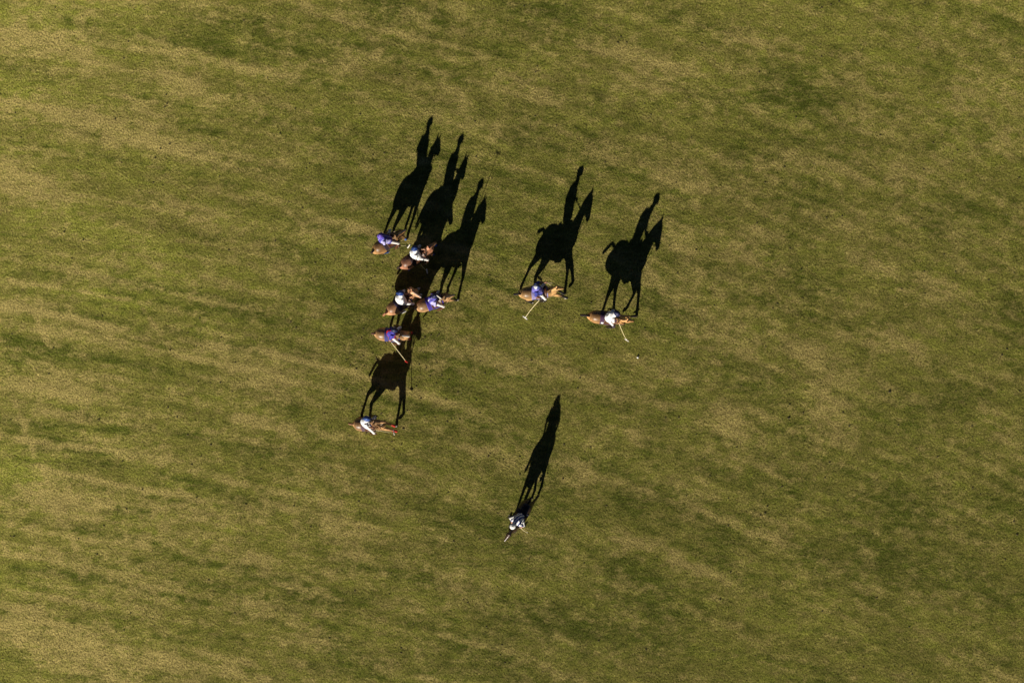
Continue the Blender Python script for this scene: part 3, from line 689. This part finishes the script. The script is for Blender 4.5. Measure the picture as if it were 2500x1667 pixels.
PUR = (.115, .10, .47); NAVY = (.012, .016, .07); BLU = (.014, .045, .20); WHT = (.88, .87, .87)
CFG = [
 dict(o=(955, 594), h=34, m=(996.5, 570, 1.67), poll=2.12, hh=4, coat=(.34, .18, .07), points=(.07, .035, .018), socks=('RH',), blaze=.012, lh_w=W(948, 571.5, 1.74),
      legs=dict(LF=(.78, .10, 0), RF=(.68, -.22, 0), LH=(-.42, .19, 0), RH=(-.28, -.25, .08)), wrap=(.05, .13, .42), pad=(.035, .022, .03), tail=(.13, -.22),
      label='brown pony carrying the rider in the purple helmet, uppermost of the bunch',
      rider=dict(head=(928, 576, 2.50), rh=W(941, 599, 1.15), mh=W(998.5, 600.5, .46), hdir=(50, -42), shirt=PUR, pat='pale_sides', helmet=(.11, .06, .40), helmet2=(.17, .11, .55), gaze=10,
        label='rider in purple helmet and purple shirt leaning aside, mallet held out level',
        mlabel='polo mallet with pale head held level to the right by the purple-helmeted rider')),
 dict(o=(1022, 632), h=30, m=(1068, 598, 1.38), poll=1.93, hh=12, coat=(.34, .15, .085), points=(.03, .016, .012),
      legs=dict(LF=(1.0, .12, 0), RF=(.70, -.16, 0), LH=(-.15, .18, 0), RH=(-.55, -.2, 0)), wrap=(.05, .13, .42), pad=(.04, .02, .02), tail=(.20, -.38),
      label='dark reddish bay pony standing in the long shadows, ridden by a white-shirted player',
      rider=dict(head=(1012, 607, 2.38), rh=W(1016, 634, 1.35), mh=W(1042.5, 662, .15), hdir=(8, 30), shirt=WHT, pat='blue_left', helmet=BLU, num='1', yaw=-8, gaze=5,
        label='rider in white shirt and blue helmet on the dark bay pony in the shadows',
        mlabel='polo mallet hanging low in shadow beside the dark bay pony')),
 dict(o=(987, 739.5), h=35, m=(1032, 728, 1.55), poll=2.0, hh=-68, coat=(.52, .26, .13), socks=(), blaze=.012, tack=1,
      legs=dict(LF=(.92, .14, 0), RF=(.72, -.14, .12), LH=(-.5, .18, 0), RH=(-.20, -.3, .1)), wrap=(.5, .5, .52), pad=(.03, .02, .05), tail=(.22, -.25), tailc=(.32, .14, .07),
      label='reddish chestnut pony in the middle of the bunch with its head turned to the right',
      rider=dict(head=(977, 716, 2.35), rh=W(991, 747, 1.30), mh=W(986.5, 762, .10), hdir=(10, -6), shirt=WHT, helmet=BLU, pat='blue_left', gaze=-20, knee=(.8, .78, .75),
        label='rider in white shirt on the chestnut pony whose head is turned right',
        mlabel='polo mallet hanging straight down beside the reddish chestnut pony')),
 dict(o=(1062, 739), h=20, m=(1111, 724, 1.55), poll=2.09, hh=0, coat=(.46, .26, .12), points=(.05, .028, .016), socks=('RF',), blaze=.014, tack=1,
      legs=dict(LF=(.62, .20, 0), RF=(.97, -.22, 0), LH=(-.42, .2, 0), RH=(.08, -.16, 0)), wrap=(.03, .02, .02), pad=(.06, .04, .30), tail=(.10, -.3),
      label='bay pony at the right of the bunch under the purple-shirted, navy-helmeted rider',
      rider=dict(head=(1061, 723, 2.40), rh=W(1074, 733, 1.85), mh=W(1072, 725, 3.12), hdir=(16, 12), shirt=PUR, pat='pale_sides', helmet=NAVY, num='1', nsize=.26, numc=(.8, .8, .8), gaze=0, glove=(.8, .8, .8),
        label='rider in purple shirt and navy helmet holding a mallet straight up',
        mlabel='polo mallet held upright in the air by the navy-helmeted rider in purple')),
 dict(o=(963, 817.5), h=-4, xs=.92, m=(1004, 821, 1.50), poll=2.06, hh=0, coat=(.46, .26, .12), points=(.08, .04, .02), socks=(), blaze=.045, pitch=3,
      legs=dict(LF=(.80, .14, 0), RF=(.60, -.14, .1), LH=(-.22, .17, 0), RH=(.0, -.18, 0)), wrap=(.5, .04, .04), pad=(.05, .05, .20), tail=(.14, -.12), tailc=(.12, .06, .04),
      label='chestnut pony with a broad white blaze, its rider wearing a red sash',
      rider=dict(head=(962, 806, 2.42), rh=W(950, 838, 1.40), mh=W(992, 883, 1.02), hdir=(6, 6), shirt=(.07, .06, .38), pat='sash', helmet=NAVY, gaze=-5, knee=(.8, .78, .75), headc='r', redc=1, flex=0,
        label='rider in blue shirt with a red sash across the back',
        mlabel='tan cane polo mallet with red end, held by the rider with the red sash')),
 dict(o=(908, 1033), h=-3, dz=-.12, xs=.85, m=(949, 1024, 1.68), poll=2.16, hh=2, coat=(.44, .24, .11), socks=('LF', 'RF'), tack=1, pitch=9,
      legs=dict(LF=(1.06, -.06, 0), RF=(1.03, -.27, .26), LH=(-.48, .20, 0), RH=(-.14, -.10, 0)), wrap=(.55, .04, .03), pad=(.10, .06, .08), tail=(.19, -.27), tailc=(.30, .15, .08),
      label='orange chestnut pony with red leg wraps and outstretched forelegs, lowest of the bunch',
      rider=dict(head=(895, 1022, 2.50), rh=G(924, 1042, 1.85), mh=G(966, 1052, .9), hdir=(4, 8), shirt=(.03, .06, .30), pat='patch', helmet=(.04, .09, .30), gaze=0, redc=1, knee=(.8, .78, .75),
        label='rider in blue and white shirt with a red patch on the back',
        mlabel='polo mallet carried forward by the rider with the red patch on the back')),
 dict(o=(1313, 716), h=5, dz=-.07, m=(1371, 707, 1.42), poll=2.03, hh=-2, coat=(.44, .25, .10), points=(.02, .014, .012), socks=('RF', 'RH'), tack=1, lh_w=W(1334, 689, 1.78),
      legs=dict(LF=(1.15, -.12, 0), RF=(1.16, -.32, .24), LH=(-.76, .13, 0), RH=(-.27, -.38, .05)), wrap=(.02, .018, .02), pad=(.25, .22, .42), tail=(.28, .02), tailc=(.015, .01, .01),
      label='golden bay pony with black legs and tail, left of the two leading ponies',
      rider=dict(head=(1310.5, 700, 2.50), rh=W(1325, 738, 1.48), mh=W(1282, 775.6, .85), hdir=(55, 40), shirt=(.20, .18, .58), pat='panel', shirt2=(.05, .06, .30), helmet=(.05, .07, .25), helmet2=(.55, .56, .62), num='0', nsize=.22, gaze=-10, glove=(.03, .03, .06), elb=1.2, boots=0,
        label='rider in lavender-blue shirt and two-tone grey helmet, one elbow raised',
        mlabel='polo mallet with white head pointing down left from the golden bay pony')),
 dict(o=(1477, 777), h=-6, dz=.06, zs=1.07, m=(1538, 785, 1.49), poll=2.10, hh=3, coat=(.44, .23, .09), points=(.025, .016, .012), socks=(), blaze=.0,
      legs=dict(LF=(1.34, .23, 0), RF=(.62, -.18, .26), LH=(.30, .14, 0), RH=(-.20, -.14, 0)), wrap=(.03, .02, .03), pad=(.07, .03, .07), padlogo=1, tail=(.36, -.16), tailc=(.02, .012, .012), lh_w=W(1512, 770, 1.74),
      label='bay pony furthest to the right, nearest the white ball, with a dark saddle blanket',
      rider=dict(head=(1506, 765, 2.45), rh=W(1515, 790, 1.60), mh=W(1530, 830, .62), hdir=(55, 52), shirt=WHT, helmet=NAVY, num='2', nsize=.30, gaze=-25, pants=(.75, .72, .72), boots=0, knee=(.06, .04, .06),
        label='rider in white shirt with a large black number two, reaching a mallet toward the ball',
        mlabel='polo mallet with pale crosswise head lowered toward the ball')),
 dict(o=(1269, 1253), h=-121, m=(1233.4, 1307, 1.36), poll=1.92, hh=0, coat=(.035, .018, .014), points=(.012, .009, .009), socks=('RH',), blaze=.012,
      legs=dict(LF=(.62, .12, .10), RF=(.35, -.12, 0), LH=(-1.05, .28, .05), RH=(-.84, .10, 0)), wrap=(.02, .02, .03), pad=(.02, .02, .04), tail=(.14, -.34), tailc=(.01, .008, .008),
      label='nearly black pony alone at the bottom, apart from all the others',
      lh_w=W(1248, 1293, 1.55),
      rider=dict(head=(1252.5, 1283.5, 2.50), rh=W(1272, 1290, 1.55), mh=W(1287, 1299, 1.18), hdir=(1, 0), shirt=(.92, .92, .94), pat='stripes', helmet=(.82, .81, .79), gaze=0, stick=1, swap=1, pelx=-.10, boots=0, yaw=0,
        label='umpire in navy and white striped shirt and white helmet on the lone dark pony',
        mlabel='short pale stick held out sideways by the umpire in stripes')),
]
for c in CFG:
    if 'lh_w' not in c:
        og = G(*c['o']); c['lh_w'] = og + Matrix.Rotation(R(c['h']), 4, 'Z') @ Vector((.50, .06, 1.70))
for c in CFG:
    horse(c); rider(c)

# ------------------------------------------------------------------ ball
g = geo(); ball(g, (0, 0, 0), .045, 20, 12)
bo = link('polo_ball', raw_mesh('polo_ball', g), mat('ball_plastic', rough=.5, color=(.88, .86, .80), nscale=40, namt=.04, bump=.002))
bo.location = G(1556.6, 872.5, .040); bo['label'] = 'small white polo ball lying on the grass below the rightmost pony'; bo['category'] = 'ball'

# ------------------------------------------------------------------ kicked-up turf and dead leaves
def clod(V, F, x, y, r, fl):
    b = len(V); n = 7
    for i, (zz, k) in enumerate(((-.1, .8), (.35, 1.0), (.8, .55))):
        for j in range(n):
            a = 2*math.pi*j/n; q = r*.55*k*(.65 + .6*random.random())
            V.append(Vector((x + q*math.cos(a)*1.3, y + q*math.sin(a), zz*r*fl*.6)))
    for i in range(2):
        for j in range(n):
            F.append((b+i*n+j, b+i*n+(j+1) % n, b+(i+1)*n+(j+1) % n, b+(i+1)*n+j))
    F.append(tuple(b+2*n+j for j in range(n)))
g = geo()
for qx, qy, r in [(2458,852,.08),(2446,866,.07),(2172,956,.10),(1650,446,.05),(2289,1115,.07),(2045,1221,.06),(985,1046,.08),(2014,1166,.05),(1686,253,.05),(1868,1252,.06),(1926,1020,.09),(2483,1304,.08),(480,1214,.05),
                  (930,1010,.05),(1700,1060,.05),(1365,740,.04),(710,785,.07),(515,1085,.07),(1417,768,.04),(2300,330,.05)]:
    p = G(qx, qy); clod(*g, p.x, p.y, r, .8)
for i in range(1500):
    p = G(random.uniform(-40, 2540), random.uniform(-40, 1700)); clod(*g, p.x, p.y, random.choice((.015, .02, .025, .03, .03, .045, .06)), .9)
for i in range(260):
    p = G(random.gauss(960, 110), random.gauss(780, 190)); clod(*g, p.x, p.y, random.choice((.03, .04, .05, .06)), .9)
o = part('turf_clods', g, mat('turf_soil', rough=.95, color=(.085, .07, .028), nscale=30, namt=.5), None); o['kind'] = 'stuff'; o['label'] = 'dark bits of kicked-up turf scattered over the field'; o['category'] = 'turf clods'
g = geo()
for qx, qy, r in [(1557, 856, .02), (1413, 868, .022), (2290, 250, .04), (1288, 1288, .012)]:
    p = G(qx, qy); clod(*g, p.x, p.y, r, .5)
for i in range(260):
    p = G(random.uniform(-40, 2540), random.uniform(-40, 1700)); clod(*g, p.x, p.y, random.choice((.010, .014, .02)), .5)
o = part('dry_leaves', g, mat('straw', rough=.9, color=(.55, .47, .28), nscale=30, namt=.2), None); o['kind'] = 'stuff'; o['label'] = 'pale dead leaves and straw flecks lying in the grass'; o['category'] = 'dead leaves'
